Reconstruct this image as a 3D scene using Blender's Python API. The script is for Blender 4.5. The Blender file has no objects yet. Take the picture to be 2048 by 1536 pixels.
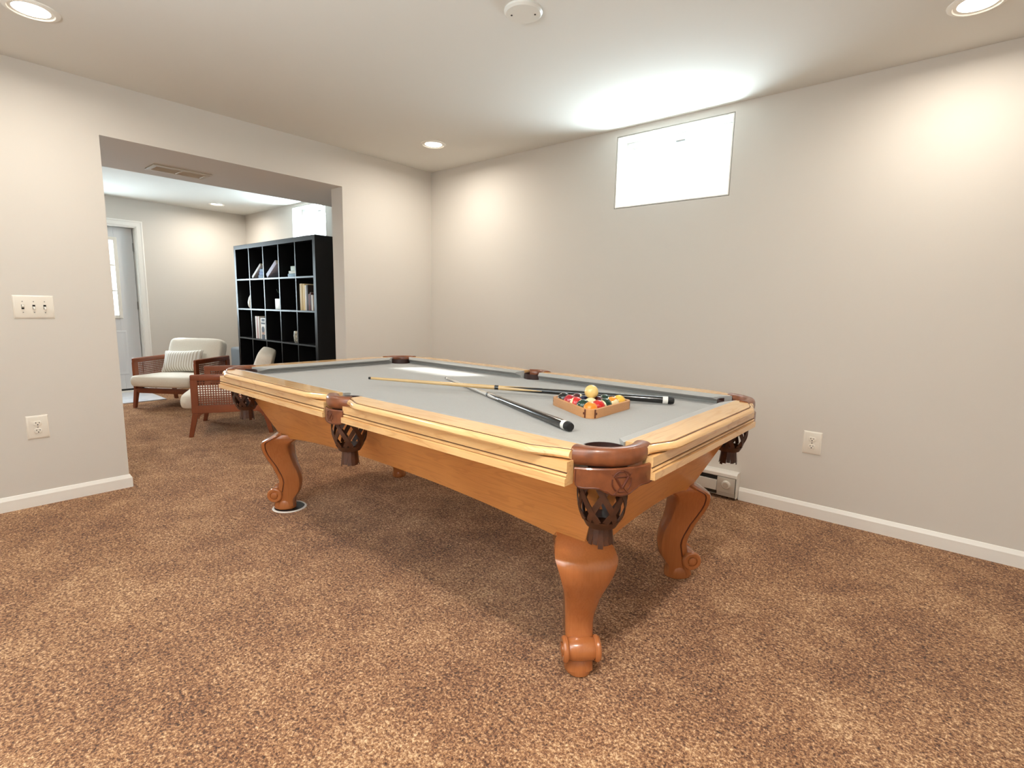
import bpy, bmesh, math, random
from math import sin, cos, pi, sqrt, radians, atan2
from mathutils import Vector, Matrix
random.seed(7)
S = bpy.context.scene
COL = S.collection

# ------------------------------------------------------------------ helpers
class MB:
    """collects shapes into one mesh"""
    def __init__(s): s.v = []; s.f = []
    def add(s, vs, fs):
        o = len(s.v); s.v += [tuple(p) for p in vs]; s.f += [tuple(i + o for i in f) for f in fs]; return s
    def box(s, x0, y0, z0, x1, y1, z1):
        x0, x1 = min(x0, x1), max(x0, x1); y0, y1 = min(y0, y1), max(y0, y1); z0, z1 = min(z0, z1), max(z0, z1)
        v = [(x0,y0,z0),(x1,y0,z0),(x1,y1,z0),(x0,y1,z0),(x0,y0,z1),(x1,y0,z1),(x1,y1,z1),(x0,y1,z1)]
        return s.add(v, [(0,3,2,1),(4,5,6,7),(0,1,5,4),(1,2,6,5),(2,3,7,6),(3,0,4,7)])
    def obox(s, c, ax, ay, az):
        """oriented box: centre and three half-axis vectors"""
        c, ax, ay, az = Vector(c), Vector(ax), Vector(ay), Vector(az)
        v = [c + i*ax + j*ay + k*az for k in (-1,1) for j in (-1,1) for i in (-1,1)]
        return s.add(v, [(0,2,3,1),(4,5,7,6),(0,1,5,4),(1,3,7,5),(3,2,6,7),(2,0,4,6)])
    def rings(s, rs, cap0=True, cap1=True, closed=True, loop=False):
        n = len(rs[0]); o = len(s.v)
        for r in rs: s.v += [tuple(p) for p in r]
        m = len(rs)
        for i in range(m if loop else m-1):
            a, b = o + i*n, o + ((i+1) % m)*n
            for j in range(n if closed else n-1):
                k = (j+1) % n
                s.f.append((a+j, a+k, b+k, b+j))
        if cap0 and not loop: s.f.append(tuple(o + j for j in range(n-1, -1, -1)))
        if cap1 and not loop: s.f.append(tuple(o + (m-1)*n + j for j in range(n)))
        return s
    def tube(s, path, rad, n=10, loop=False):
        P = [Vector(p) for p in path]; m = len(P); rs = []
        up = Vector((0,0,1)); last = None
        for i in range(m):
            if loop: t = (P[(i+1) % m] - P[i-1])
            else: t = P[min(i+1,m-1)] - P[max(i-1,0)]
            t.normalize()
            if last is None:
                a = t.cross(up)
                if a.length < 1e-3: a = t.cross(Vector((1,0,0)))
            else:
                a = last - t*last.dot(t)
            a.normalize(); b = t.cross(a); last = a
            r = rad[i] if isinstance(rad, (list, tuple)) else rad
            rs.append([P[i] + a*cos(2*pi*k/n)*r + b*sin(2*pi*k/n)*r for k in range(n)])
        return s.rings(rs, loop=loop)
    def lathe(s, prof, c=(0,0,0), n=32, axis='z'):
        rs = []
        for r, h in prof:
            ring = []
            for k in range(n):
                a = 2*pi*k/n
                x, y = r*cos(a), r*sin(a)
                if axis == 'z': p = (c[0]+x, c[1]+y, c[2]+h)
                elif axis == 'x': p = (c[0]+h, c[1]+x, c[2]+y)
                else: p = (c[0]+x, c[1]+h, c[2]-y)
                ring.append(p)
            rs.append(ring)
        return s.rings(rs)
    def prism(s, poly, z0, z1):
        n = len(poly); o = len(s.v)
        s.v += [(p[0],p[1],z0) for p in poly] + [(p[0],p[1],z1) for p in poly]
        s.f.append(tuple(o+i for i in range(n-1,-1,-1))); s.f.append(tuple(o+n+i for i in range(n)))
        for i in range(n):
            k = (i+1) % n; s.f.append((o+i, o+k, o+n+k, o+n+i))
        return s
    def rbox(s, x0, y0, z0, x1, y1, z1, r=.01, seg=3):
        """box with all edges rounded (superellipsoid style shell)"""
        cx, cy, cz = (x0+x1)/2, (y0+y1)/2, (z0+z1)/2
        hx, hy, hz = abs(x1-x0)/2, abs(y1-y0)/2, abs(z1-z0)/2
        r = min(r, hx, hy, hz)
        bm = bmesh.new(); bmesh.ops.create_cube(bm, size=2)
        for v in bm.verts: v.co = Vector((v.co.x*hx+cx, v.co.y*hy+cy, v.co.z*hz+cz))
        bmesh.ops.bevel(bm, geom=bm.edges[:], offset=r*.999, segments=seg, profile=.5, affect='EDGES')
        bm.verts.index_update()
        s.add([v.co[:] for v in bm.verts], [[v.index for v in f.verts] for f in bm.faces]); bm.free()
        return s
    def xf(s, M):
        s.v = [tuple(M @ Vector(p)) for p in s.v]; return s
    def mesh(s, name, angle=35):
        me = bpy.data.meshes.new(name)
        me.from_pydata(s.v, [], s.f); me.validate()
        bm = bmesh.new(); bm.from_mesh(me); bmesh.ops.recalc_face_normals(bm, faces=bm.faces[:]); bm.to_mesh(me); bm.free()
        for p in me.polygons: p.use_smooth = True
        me.set_sharp_from_angle(angle=radians(angle)); me.update()
        return me
    def obj(s, name, mat, parent=None, loc=None, rot=None, bevel=0, angle=35):
        o = bpy.data.objects.new(name, s.mesh(name, angle)); COL.objects.link(o)
        o.data.materials.append(mat)
        if parent: o.parent = parent
        if loc: o.location = loc
        if rot: o.rotation_euler = rot
        if bevel:
            b = o.modifiers.new('bevel', 'BEVEL'); b.width = bevel; b.segments = 2; b.limit_method = 'ANGLE'; b.angle_limit = radians(40)
        return o

def thing(name, label, cat, loc=(0,0,0), rotz=0, group=None):
    o = bpy.data.objects.new(name, None); COL.objects.link(o); o.empty_display_size = .05
    o.location = loc; o.rotation_euler = (0,0,rotz); o['label'] = label; o['category'] = cat
    if group: o['group'] = group
    return o
def tag(o, label, cat, group=None):
    o['label'] = label; o['category'] = cat
    if group: o['group'] = group
    return o
def struct(o, label=None):
    o['kind'] = 'structure'
    if label: o['label'] = label
    return o
def dup(root, loc, rotz, label, group=None):
    r = root.copy(); COL.objects.link(r); r.location = loc; r.rotation_euler = (0,0,rotz); r['label'] = label
    if group: r['group'] = group
    def rec(a, b):
        for ch in list(a.children):
            c = ch.copy(); COL.objects.link(c); c.parent = b; rec(ch, c)
    rec(root, r)
    return r

def lin(c):
    f = lambda u: u/12.92 if u <= .04045 else ((u+.055)/1.055)**2.4
    return tuple(f(u/255.) for u in c) + (1,)

# ------------------------------------------------------------------ materials
def mat(name, rgb, rough=.5, metal=0, spec=.5, coat=0, bump=None, sheen=0, var=None):
    """principled surface; bump=(scale,strength,dist), var=(scale,rgb2,amount)"""
    m = bpy.data.materials.new(name); m.use_nodes = True
    nt = m.node_tree; b = nt.nodes['Principled BSDF']
    b.inputs['Base Color'].default_value = lin(rgb); b.inputs['Roughness'].default_value = rough
    b.inputs['Metallic'].default_value = metal; b.inputs['Specular IOR Level'].default_value = spec
    b.inputs['Coat Weight'].default_value = coat; b.inputs['Coat Roughness'].default_value = .08
    if sheen:
        b.inputs['Sheen Weight'].default_value = sheen; b.inputs['Sheen Roughness'].default_value = .5
    tc = nt.nodes.new('ShaderNodeTexCoord')
    if var:
        n = nt.nodes.new('ShaderNodeTexNoise'); n.inputs['Scale'].default_value = var[0]; n.inputs['Detail'].default_value = 4
        nt.links.new(tc.outputs['Object'], n.inputs['Vector'])
        mx = nt.nodes.new('ShaderNodeMix'); mx.data_type = 'RGBA'
        mx.inputs[6].default_value = lin(rgb); mx.inputs[7].default_value = lin(var[1])
        r = nt.nodes.new('ShaderNodeMapRange'); r.inputs[1].default_value = .35; r.inputs[2].default_value = .65; r.inputs[4].default_value = var[2]
        nt.links.new(n.outputs['Fac'], r.inputs[0]); nt.links.new(r.outputs[0], mx.inputs[0]); nt.links.new(mx.outputs[2], b.inputs['Base Color'])
    if bump:
        n = nt.nodes.new('ShaderNodeTexNoise'); n.inputs['Scale'].default_value = bump[0]; n.inputs['Detail'].default_value = 3
        nt.links.new(tc.outputs['Object'], n.inputs['Vector'])
        bp = nt.nodes.new('ShaderNodeBump'); bp.inputs['Strength'].default_value = bump[1]; bp.inputs['Distance'].default_value = bump[2]
        nt.links.new(n.outputs['Fac'], bp.inputs['Height']); nt.links.new(bp.outputs['Normal'], b.inputs['Normal'])
    return m

def wood(name, base, dark, axis='x', rough=.3, coat=.5, fig=1.0, scale=1.0, spec=.5):
    m = bpy.data.materials.new(name); m.use_nodes = True
    nt = m.node_tree; b = nt.nodes['Principled BSDF']
    tc = nt.nodes.new('ShaderNodeTexCoord'); mp = nt.nodes.new('ShaderNodeMapping')
    k = {'x': (1.2, 9, 9), 'y': (9, 1.2, 9), 'z': (9, 9, 1.2)}[axis]
    mp.inputs['Scale'].default_value = tuple(q*scale for q in k)
    nt.links.new(tc.outputs['Object'], mp.inputs['Vector'])
    n1 = nt.nodes.new('ShaderNodeTexNoise'); n1.inputs['Scale'].default_value = 1.6; n1.inputs['Detail'].default_value = 3; n1.inputs['Distortion'].default_value = .6
    nt.links.new(mp.outputs[0], n1.inputs['Vector'])
    # cathedral figure: rings of a slow noise
    mu = nt.nodes.new('ShaderNodeMath'); mu.operation = 'MULTIPLY'; mu.inputs[1].default_value = 42
    nt.links.new(n1.outputs['Fac'], mu.inputs[0])
    si = nt.nodes.new('ShaderNodeMath'); si.operation = 'SINE'; nt.links.new(mu.outputs[0], si.inputs[0])
    pw = nt.nodes.new('ShaderNodeMapRange'); pw.inputs[1].default_value = .55; pw.inputs[2].default_value = 1.0; pw.inputs[4].default_value = .26*fig
    nt.links.new(si.outputs[0], pw.inputs[0])
    mp2 = nt.nodes.new('ShaderNodeMapping'); k2 = {'x': (3, 120, 120), 'y': (120, 3, 120), 'z': (120, 120, 3)}[axis]
    mp2.inputs['Scale'].default_value = k2; nt.links.new(tc.outputs['Object'], mp2.inputs['Vector'])
    n2 = nt.nodes.new('ShaderNodeTexNoise'); n2.inputs['Scale'].default_value = 1.5; n2.inputs['Detail'].default_value = 4
    nt.links.new(mp2.outputs[0], n2.inputs['Vector'])
    r2 = nt.nodes.new('ShaderNodeMapRange'); r2.inputs[1].default_value = .4; r2.inputs[2].default_value = .75; r2.inputs[4].default_value = .16
    nt.links.new(n2.outputs['Fac'], r2.inputs[0])
    n3 = nt.nodes.new('ShaderNodeTexNoise'); n3.inputs['Scale'].default_value = 3; n3.inputs['Detail'].default_value = 2
    nt.links.new(tc.outputs['Object'], n3.inputs['Vector'])
    r3 = nt.nodes.new('ShaderNodeMapRange'); r3.inputs[1].default_value = .35; r3.inputs[2].default_value = .7; r3.inputs[4].default_value = .35
    nt.links.new(n3.outputs['Fac'], r3.inputs[0])
    a = nt.nodes.new('ShaderNodeMath'); a.operation = 'ADD'; nt.links.new(pw.outputs[0], a.inputs[0]); nt.links.new(r2.outputs[0], a.inputs[1])
    a2 = nt.nodes.new('ShaderNodeMath'); a2.operation = 'ADD'; a2.use_clamp = True; nt.links.new(a.outputs[0], a2.inputs[0]); nt.links.new(r3.outputs[0], a2.inputs[1])
    mx = nt.nodes.new('ShaderNodeMix'); mx.data_type = 'RGBA'; mx.inputs[6].default_value = lin(base); mx.inputs[7].default_value = lin(dark)
    nt.links.new(a2.outputs[0], mx.inputs[0]); nt.links.new(mx.outputs[2], b.inputs['Base Color'])
    b.inputs['Roughness'].default_value = rough; b.inputs['Coat Weight'].default_value = coat; b.inputs['Coat Roughness'].default_value = .1
    b.inputs['Specular IOR Level'].default_value = spec
    return m

def emit(name, rgb, strength):
    m = bpy.data.materials.new(name); m.use_nodes = True; nt = m.node_tree
    b = nt.nodes['Principled BSDF']; b.inputs['Base Color'].default_value = (.9,.9,.9,1)
    b.inputs['Emission Color'].default_value = rgb + (1,); b.inputs['Emission Strength'].default_value = strength
    return m

def carpet():
    m = bpy.data.materials.new('carpet_pile'); m.use_nodes = True; nt = m.node_tree; b = nt.nodes['Principled BSDF']
    L = nt.links.new
    tc = nt.nodes.new('ShaderNodeTexCoord')
    def noise(scale, detail, rough=.6, dist=0):
        n = nt.nodes.new('ShaderNodeTexNoise'); n.inputs['Scale'].default_value = scale; n.inputs['Detail'].default_value = detail
        n.inputs['Roughness'].default_value = rough; n.inputs['Distortion'].default_value = dist
        L(tc.outputs['Object'], n.inputs['Vector']); return n
    f = noise(125, 4, .75, .5); c = noise(52, 3, .6, .5); g = noise(2.2, 3, .55); h = noise(7, 2, .5)
    def ma(op, a, bb, clamp=False):
        n = nt.nodes.new('ShaderNodeMath'); n.operation = op; n.use_clamp = clamp
        for i, q in enumerate((a, bb)):
            if isinstance(q, (int, float)): n.inputs[i].default_value = q
            else: L(q, n.inputs[i])
        return n.outputs[0]
    t = ma('ADD', ma('MULTIPLY', ma('SUBTRACT', f.outputs['Fac'], .5), 2.3), .5)
    t = ma('ADD', t, ma('MULTIPLY', ma('SUBTRACT', c.outputs['Fac'], .5), .75))
    t = ma('ADD', t, ma('MULTIPLY', ma('SUBTRACT', g.outputs['Fac'], .5), .40))
    t = ma('ADD', t, ma('MULTIPLY', ma('SUBTRACT', h.outputs['Fac'], .5), .30), True)
    cr = nt.nodes.new('ShaderNodeValToRGB'); e = cr.color_ramp
    e.elements[0].position = .12; e.elements[0].color = lin(CARPET[0])
    e.elements[1].position = .92; e.elements[1].color = lin(CARPET[3])
    q = e.elements.new(.38); q.color = lin(CARPET[1]); q = e.elements.new(.62); q.color = lin(CARPET[2])
    L(t, cr.inputs[0]); L(cr.outputs[0], b.inputs['Base Color'])
    b.inputs['Roughness'].default_value = 1; b.inputs['Specular IOR Level'].default_value = .05
    b.inputs['Sheen Weight'].default_value = .15; b.inputs['Sheen Roughness'].default_value = .6
    bp = nt.nodes.new('ShaderNodeBump'); bp.inputs['Strength'].default_value = .75; bp.inputs['Distance'].default_value = .010
    hh = ma('ADD', f.outputs['Fac'], ma('MULTIPLY', c.outputs['Fac'], .8)); L(hh, bp.inputs['Height']); L(bp.outputs['Normal'], b.inputs['Normal'])
    return m
CARPET = [(52,28,15), (126,80,48), (184,133,90), (246,212,168)]

M = {}
M['wall'] = mat('wall_paint', (217,212,204), .85, spec=.2, bump=(260,.06,.002))
M['ceiling'] = mat('ceiling_paint', (225,224,218), .9, spec=.1, bump=(200,.05,.002))
M['trim'] = mat('white_trim_paint', (247,245,239), .35, spec=.4)
M['white'] = mat('white_plastic', (240,237,228), .35)
M['plate'] = mat('wall_plate_plastic', (238,232,220), .3)
M['detector'] = mat('detector_plastic', (222,220,212), .4)
M['slot'] = mat('dark_slot', (30,28,26), .6)
M['carpet'] = carpet()
M['maple_x'] = wood('honey_maple_lengthwise', (238,196,138), (196,138,80), 'x', .26, .6)
M['maple_y'] = wood('honey_maple_crosswise', (238,196,138), (196,138,80), 'y', .26, .6)
M['cab_x'] = wood('amber_veneer_lengthwise', (222,156,88), (170,104,50), 'x', .4, .25, .8)
M['cab_y'] = wood('amber_veneer_crosswise', (222,156,88), (170,104,50), 'y', .4, .25, .8)
M['cab_z'] = wood('amber_veneer_upright', (200,138,76), (156,94,44), 'z', .4, .25, .6)
M['legwood'] = wood('glazed_red_maple', (178,108,60), (126,66,32), 'z', .25, .6, .25)
M['glaze'] = mat('dark_glaze_line', (84,36,16), .45)
M['leather'] = mat('brown_leather', (128,72,40), .36, coat=.35, var=(28,(96,48,24),.8), bump=(120,.15,.002))
M['netleather'] = mat('dark_net_leather', (74,38,18), .5, coat=.1, var=(40,(44,20,8),.7))
M['liner'] = mat('pocket_liner', (46,20,14), .6)
M['felt'] = mat('grey_felt', (168,167,164), .95, spec=.1, sheen=.2, bump=(700,.12,.001), var=(500,(154,152,148),.6))
M['black'] = mat('gloss_black', (12,12,13), .12, coat=.8)
M['rubber'] = mat('black_rubber', (14,14,15), .5)
M['ivory'] = mat('cue_white_ring', (240,238,232), .25, coat=.4)
M['ash'] = wood('pale_cue_maple', (214,182,130), (184,146,94), 'x', .25, .5, .2)
M['greycue'] = mat('pale_grey_cue_finish', (198,192,184), .18, coat=.6)
M['rackwood'] = wood('rack_oak', (206,150,96), (166,108,62), 'x', .35, .3, .4, 3)
M['walnutkey'] = mat('dark_corner_key', (96,48,28), .4)
M['chairwood'] = wood('reddish_walnut', (142,74,42), (96,44,24), 'z', .35, .3, .3, 2)
M['linen'] = mat('cream_linen', (238,232,220), .9, spec=.15, bump=(420,.25,.002), var=(180,(224,216,200),.6))
M['espresso'] = mat('black_brown_laminate', (20,19,20), .32, spec=.45)
M['metal'] = mat('brushed_hinge', (150,150,148), .35, metal=.9)
M['heater'] = mat('heater_enamel', (232,228,220), .35)
M['heatpanel'] = mat('heater_grey_panel', (205,198,186), .45)
M['tile'] = mat('pale_entry_tile', (220,222,226), .3, var=(6,(196,200,208),.8))
M['greyfab'] = mat('slate_grey_upholstery', (120,126,132), .9, bump=(300,.2,.002))
M['door'] = mat('door_paint', (222,224,226), .4)
M['vent'] = mat('beige_vent_enamel', (196,186,168), .5)
M['ventdark'] = mat('vent_gap', (70,64,54), .8)
WARM = (1.0, .92, .82)
M['lens'] = emit('lamp_lens', (1.0,.93,.80), 9)

def glass():
    m = bpy.data.materials.new('window_glass'); m.use_nodes = True; nt = m.node_tree
    for n in list(nt.nodes): nt.nodes.remove(n)
    o = nt.nodes.new('ShaderNodeOutputMaterial'); t = nt.nodes.new('ShaderNodeBsdfTransparent'); g = nt.nodes.new('ShaderNodeBsdfGlossy')
    g.inputs['Roughness'].default_value = .02; t.inputs[0].default_value = (.96,.98,.98,1)
    lw0 = nt.nodes.new('ShaderNodeLayerWeight'); lw0.inputs[0].default_value = .5
    pw = nt.nodes.new('ShaderNodeMath'); pw.operation = 'POWER'; pw.inputs[1].default_value = 4; nt.links.new(lw0.outputs['Facing'], pw.inputs[0])
    lw = nt.nodes.new('ShaderNodeMath'); lw.operation = 'MULTIPLY_ADD'; lw.inputs[1].default_value = .5; lw.inputs[2].default_value = .04; nt.links.new(pw.outputs[0], lw.inputs[0])
    mx = nt.nodes.new('ShaderNodeMixShader'); nt.links.new(lw.outputs[0], mx.inputs[0]); nt.links.new(t.outputs[0], mx.inputs[1]); nt.links.new(g.outputs[0], mx.inputs[2])
    nt.links.new(mx.outputs[0], o.inputs[0]); return m
M['glass'] = glass()
def vinyl():
    m = mat('white_vinyl', (242,242,238), .35); nt = m.node_tree; b = nt.nodes['Principled BSDF']; o = nt.nodes['Material Output']
    t = nt.nodes.new('ShaderNodeBsdfTranslucent'); t.inputs[0].default_value = (.92,.95,.96,1); mx = nt.nodes.new('ShaderNodeMixShader'); mx.inputs[0].default_value = .45
    nt.links.new(b.outputs[0], mx.inputs[1]); nt.links.new(t.outputs[0], mx.inputs[2]); nt.links.new(mx.outputs[0], o.inputs[0]); return m
M['vinyl'] = vinyl()

# ------------------------------------------------------------------ camera
cam = bpy.data.cameras.new('camera'); co = bpy.data.objects.new('camera', cam); COL.objects.link(co)
yaw, pitch, roll, fpx = .7035, -.1452, .0211, 1035.79
fwd = Vector((-sin(yaw)*cos(pitch), cos(yaw)*cos(pitch), sin(pitch))); rt = Vector((cos(yaw), sin(yaw), 0)); up = rt.cross(fwd)
r2 = rt*cos(roll) + up*sin(roll); u2 = up*cos(roll) - rt*sin(roll)
mw = Matrix((r2, u2, -fwd)).transposed().to_4x4(); mw.translation = Vector((3.9354, -3.3959, 1.1879))
co.matrix_world = mw; cam.sensor_width = 36; cam.lens = fpx/2048*36; cam.clip_start = .02
S.camera = co

# ------------------------------------------------------------------ room shell
H = 2.44
XR, YF, XL = 5.7, -4.7, -4.1          # right end, front end (behind the camera), far wall of the second room
OY0, OY1, OZ = -2.538, -.952, 2.141   # opening in the left wall
struct(MB().box(XL-.3, YF-.2, -.12, XR+.2, .30, 0).obj('floor', M['carpet']))
struct(MB().box(XL-.3, YF-.2, H, XR+.2, .30, H+.15).obj('ceiling', M['ceiling']))
w = MB()
w.box(-.165, YF, 0, 0, OY0, H); w.box(-.165, OY1, 0, 0, 0, H); w.box(-.165, OY0, OZ, 0, OY1, H)
struct(w.obj('wall_left', M['wall']))
struct(MB().box(-.885, YF, OZ, -.1651, 0, H).obj('ceiling_soffit', M['wall']), 'dropped bulkhead over the opening to the next room')
# window wall, with two basement windows
W1 = (1.978, 2.780, 1.905, 2.392); W2 = (-2.712, -1.892, 1.93, 2.405)
w = MB(); xs = [XL-.3, W2[0], W2[1], W1[0], W1[1], XR]; T = .30
w.box(xs[0],0,0,xs[1],T,H); w.box(xs[2],0,0,xs[3],T,H); w.box(xs[4],0,0,xs[5],T,H)
for W in (W1, W2):
    w.box(W[0],0,0,W[1],T,W[2]); w.box(W[0],0,W[3],W[1],T,H)
struct(w.obj('wall_right', M['wall']))
# far wall of the second room, with the door opening
DY0, DY1, DZ = -2.345, -1.345, 2.115
w = MB(); w.box(XL-.2, YF, 0, XL, DY0, H); w.box(XL-.2, DY1, 0, XL, 0, H); w.box(XL-.2, DY0, DZ, XL, DY1, H)
struct(w.obj('wall_far', M['wall']))
W_FILL = (1.9, 4.2, .85, 2.10)  # added opening behind the camera, made to carry the fill light
w = MB(); w.box(XL-.2,YF-.2,0,W_FILL[0],YF,H); w.box(W_FILL[1],YF-.2,0,XR,YF,H); w.box(W_FILL[0],YF-.2,0,W_FILL[1],YF,W_FILL[2]); w.box(W_FILL[0],YF-.2,W_FILL[3],W_FILL[1],YF,H)
struct(w.obj('wall_front', M['wall']))
struct(MB().box(XR, YF-.2, 0, XR+.2, .3, H).obj('wall_back', M['wall']))

def base(path, name, h=.083, t=.014):
    """skirting profile swept along a plan polyline (wall on the left hand side of travel)"""
    prof = [(0,0),(t,0),(t,h-.022),(t-.003,h-.016),(t-.006,h-.010),(t-.009,h-.003),(t-.012,h),(0,h)]
    P = [Vector(p) for p in path]; rs = []
    for i, p in enumerate(P):
        d0 = (P[i]-P[i-1]).normalized() if i else (P[1]-P[0]).normalized()
        d1 = (P[i+1]-P[i]).normalized() if i < len(P)-1 else d0
        n0 = Vector((d0.y,-d0.x)); n1 = Vector((d1.y,-d1.x)); nn = (n0+n1); nn = nn/ (nn.length**2) * 2
        rs.append([(p.x+nn.x*a, p.y+nn.y*a, b) for a, b in prof])
    return struct(MB().rings(rs).obj(name, M['trim'], angle=20))
base([(0,YF),(0,OY0),(-.165,OY0),(-.165,YF)], 'baseboard_left')
base([(-.165,0),(-.165,OY1),(0,OY1),(0,0)], 'baseboard_corner')
base([(2.99,0),(XR,0)], 'baseboard_right')
base([(0,0),(1.60,0)], 'baseboard_right_inner')
base([(XL,DY1+.085),(XL,0),(-.18,0)], 'baseboard_far')

# pale entry tile before the door
struct(MB().box(XL, -2.36, 0, -3.275, -1.385, .012).obj('floor_entry', M['tile'], bevel=.003), 'pale entry floor in front of the white door')

# windows
def window(name, W, n):
    x0,x1,z0,z1 = W; r = bpy.data.objects.new(name, None); COL.objects.link(r); struct(r, 'white basement window with a recessed sash'); r.location = ((x0+x1)/2, .1, z0)
    cx = (x0+x1)/2
    X = lambda x: x-cx
    d = .235; z = z0
    e = .004
    ln = MB(); ln.box(X(x0+e),-.1,.0+e,X(x0)+.012,d-.1,z1-z0-e); ln.box(X(x1-e),-.1,e,X(x1)-.012,d-.1,z1-z0-e)
    ln.box(X(x0)+.012,-.1,z1-z0-e,X(x1)-.012,d-.1,z1-z0-.012); ln.box(X(x0)+.012,-.1,e,X(x1)-.012,d-.1,.012)
    ln.obj('window_return', M['trim'], r)
    def frame(a, b, t, y0, y1):
        m = MB(); hx = (x1-x0)/2
        m.box(-hx+a,y0,a,-hx+a+t,y1,z1-z0-a); m.box(hx-a-t,y0,a,hx-a,y1,z1-z0-a)
        m.box(-hx+a+t,y0,z1-z0-a-t,hx-a-t,y1,z1-z0-a); m.box(-hx+a+t,y0,a,hx-a-t,y1,a+t); return m
    frame(.013,0,.042,.035,.13).obj('window_frame', M['vinyl'], r, bevel=.003)
    frame(.056,0,.05,.055,.10).obj('window_sash', M['vinyl'], r, bevel=.003)
    gk = frame(.0535,0,.0035,.0335,.0352); gk.obj('gasket', M['heatpanel'], r)
    MB().box(-.03,.044,z1-z0-.062,.03,.056,z1-z0-.050).obj('window_latch', M['metal'], r)
    hx = (x1-x0)/2
    MB().box(-hx+.1,.076,.1,hx-.1,.080,z1-z0-.1).obj('window_pane', M['glass'], r)
window('window_1', W1, 1); window('window_2', W2, 2)
m = MB(); t = .06
for x in (W_FILL[0], W_FILL[1]-t, (W_FILL[0]+W_FILL[1]-t)/2): m.box(x,YF-.14,W_FILL[2]+t,x+t,YF-.07,W_FILL[3]-t)
m.box(W_FILL[0],YF-.14,W_FILL[2],W_FILL[1],YF-.07,W_FILL[2]+t); m.box(W_FILL[0],YF-.14,W_FILL[3]-t,W_FILL[1],YF-.07,W_FILL[3])
w_fill = struct(m.obj('window_fill', M['trim'], bevel=.003), 'added white window behind the camera, unseen, made for the fill light')
MB().box(W_FILL[0]+t,YF-.106,W_FILL[2]+t,W_FILL[1]-t,YF-.102,W_FILL[3]-t).obj('window_pane', M['glass'], w_fill)

# door with nine-light glazing
def door():
    r = bpy.data.objects.new('door_1', None); COL.objects.link(r); struct(r, 'white exterior door with a divided glass light'); r.location = (XL-.10, (DY0+DY1)/2, 0)
    hw = (DY1-DY0)/2 - .03; z0, z1 = .045, DZ-.03
    gy0, gy1, gz0, gz1 = -.275, .275, .985, 1.935
    m = MB(); a = -.045
    m.box(a,-hw,z0,0,gy0,z1); m.box(a,gy1,z0,0,hw,z1); m.box(a,gy0,z0,0,gy1,gz0); m.box(a,gy0,gz1,0,gy1,z1)
    m.obj('door_slab', M['door'], r, bevel=.002)
    for s in (-1, 1):
        p = MB(); y0, y1 = sorted((s*.04, s*.33)); rs = []
        for k, (ins, h) in enumerate(((0,0),(.012,.006),(.03,.002),(.05,.009))):
            rs.append([(h,y0+ins,.23+ins),(h,y1-ins,.23+ins),(h,y1-ins,.80-ins),(h,y0+ins,.80-ins)])
        p.rings(rs, cap0=False).obj('door_panel', M['door'], r)
    m = MB(); f = .03
    m.box(0,gy0-f,gz0-f,.014,gy0+.012,gz1+f); m.box(0,gy1-.012,gz0-f,.014,gy1+f,gz1+f); m.box(0,gy0,gz0-f,.014,gy1,gz0+.012); m.box(0,gy0,gz1-.012,.014,gy1,gz1+f)
    m.obj('light_frame', M['white'], r, bevel=.004)
    m = MB()
    for k in (1,2):
        z = gz0+(gz1-gz0)*k/3; m.box(-.03,gy0,z-.009,.008,gy1,z+.009)
        y = gy0+(gy1-gy0)*k/3; m.box(-.03,y-.009,gz0,.0079,y+.009,gz1)
    m.obj('muntin', M['white'], r)
    MB().box(-.024,gy0,gz0,-.020,gy1,gz1).obj('door_pane', M['glass'], r)
    for z in (.30,1.12,1.86):
        MB().box(-.005,hw-.002,z-.05,.008,hw+.012,z+.05).obj('hinge', M['metal'], r, bevel=.002)
    k = MB().lathe([(.026,0),(.026,.008),(.012,.012),(.012,.035),(.026,.045),(.03,.058),(.024,.07),(.0,.073)], (0,-hw+.065,.98), 20, 'x')
    k.obj('door_knob', M['metal'], r)
    m = MB(); m.box(-.10,-hw-.03,.0,.10,-hw-.004,DZ); m.box(-.10,hw+.012,.0,.10,hw+.03,DZ); m.box(-.10,-hw-.004,DZ-.022,.10,hw+.012,DZ)
    m.box(-.10,-hw,0,.10,hw,.022); m.box(-.075,-hw-.006,0,-.047,-hw+.012,DZ-.02); m.box(-.075,hw-.012,0,-.047,hw+.014,DZ-.02); m.box(-.075,-hw,z1-.012,-.047,hw,DZ-.02)
    m.obj('door_jamb', M['trim'], r)
    MB().box(-.05,-hw,.022,-.002,hw,.044).obj('door_sweep', M['rubber'], r)
door()
def casing():
    y0, y1, z1 = DY0+.012, DY1-.012, DZ-.012; wd = .075
    prof = [(0,0),(0,.010),(.012,.016),(.05,.016),(.06,.020),(.068,.020),(wd,.014),(wd,0)]
    rs = []
    for (y, z, sy, sz) in ((y0,0,-1,0),(y0,z1,-1,1),(y1,z1,1,1),(y1,0,1,0)):
        rs.append([(XL+.0005+h, y+sy*o, z+sz*o) for o, h in prof])
    struct(MB().rings(rs).obj('trim_1', M['trim'], angle=20), 'white casing around the far door')
casing()

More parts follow.
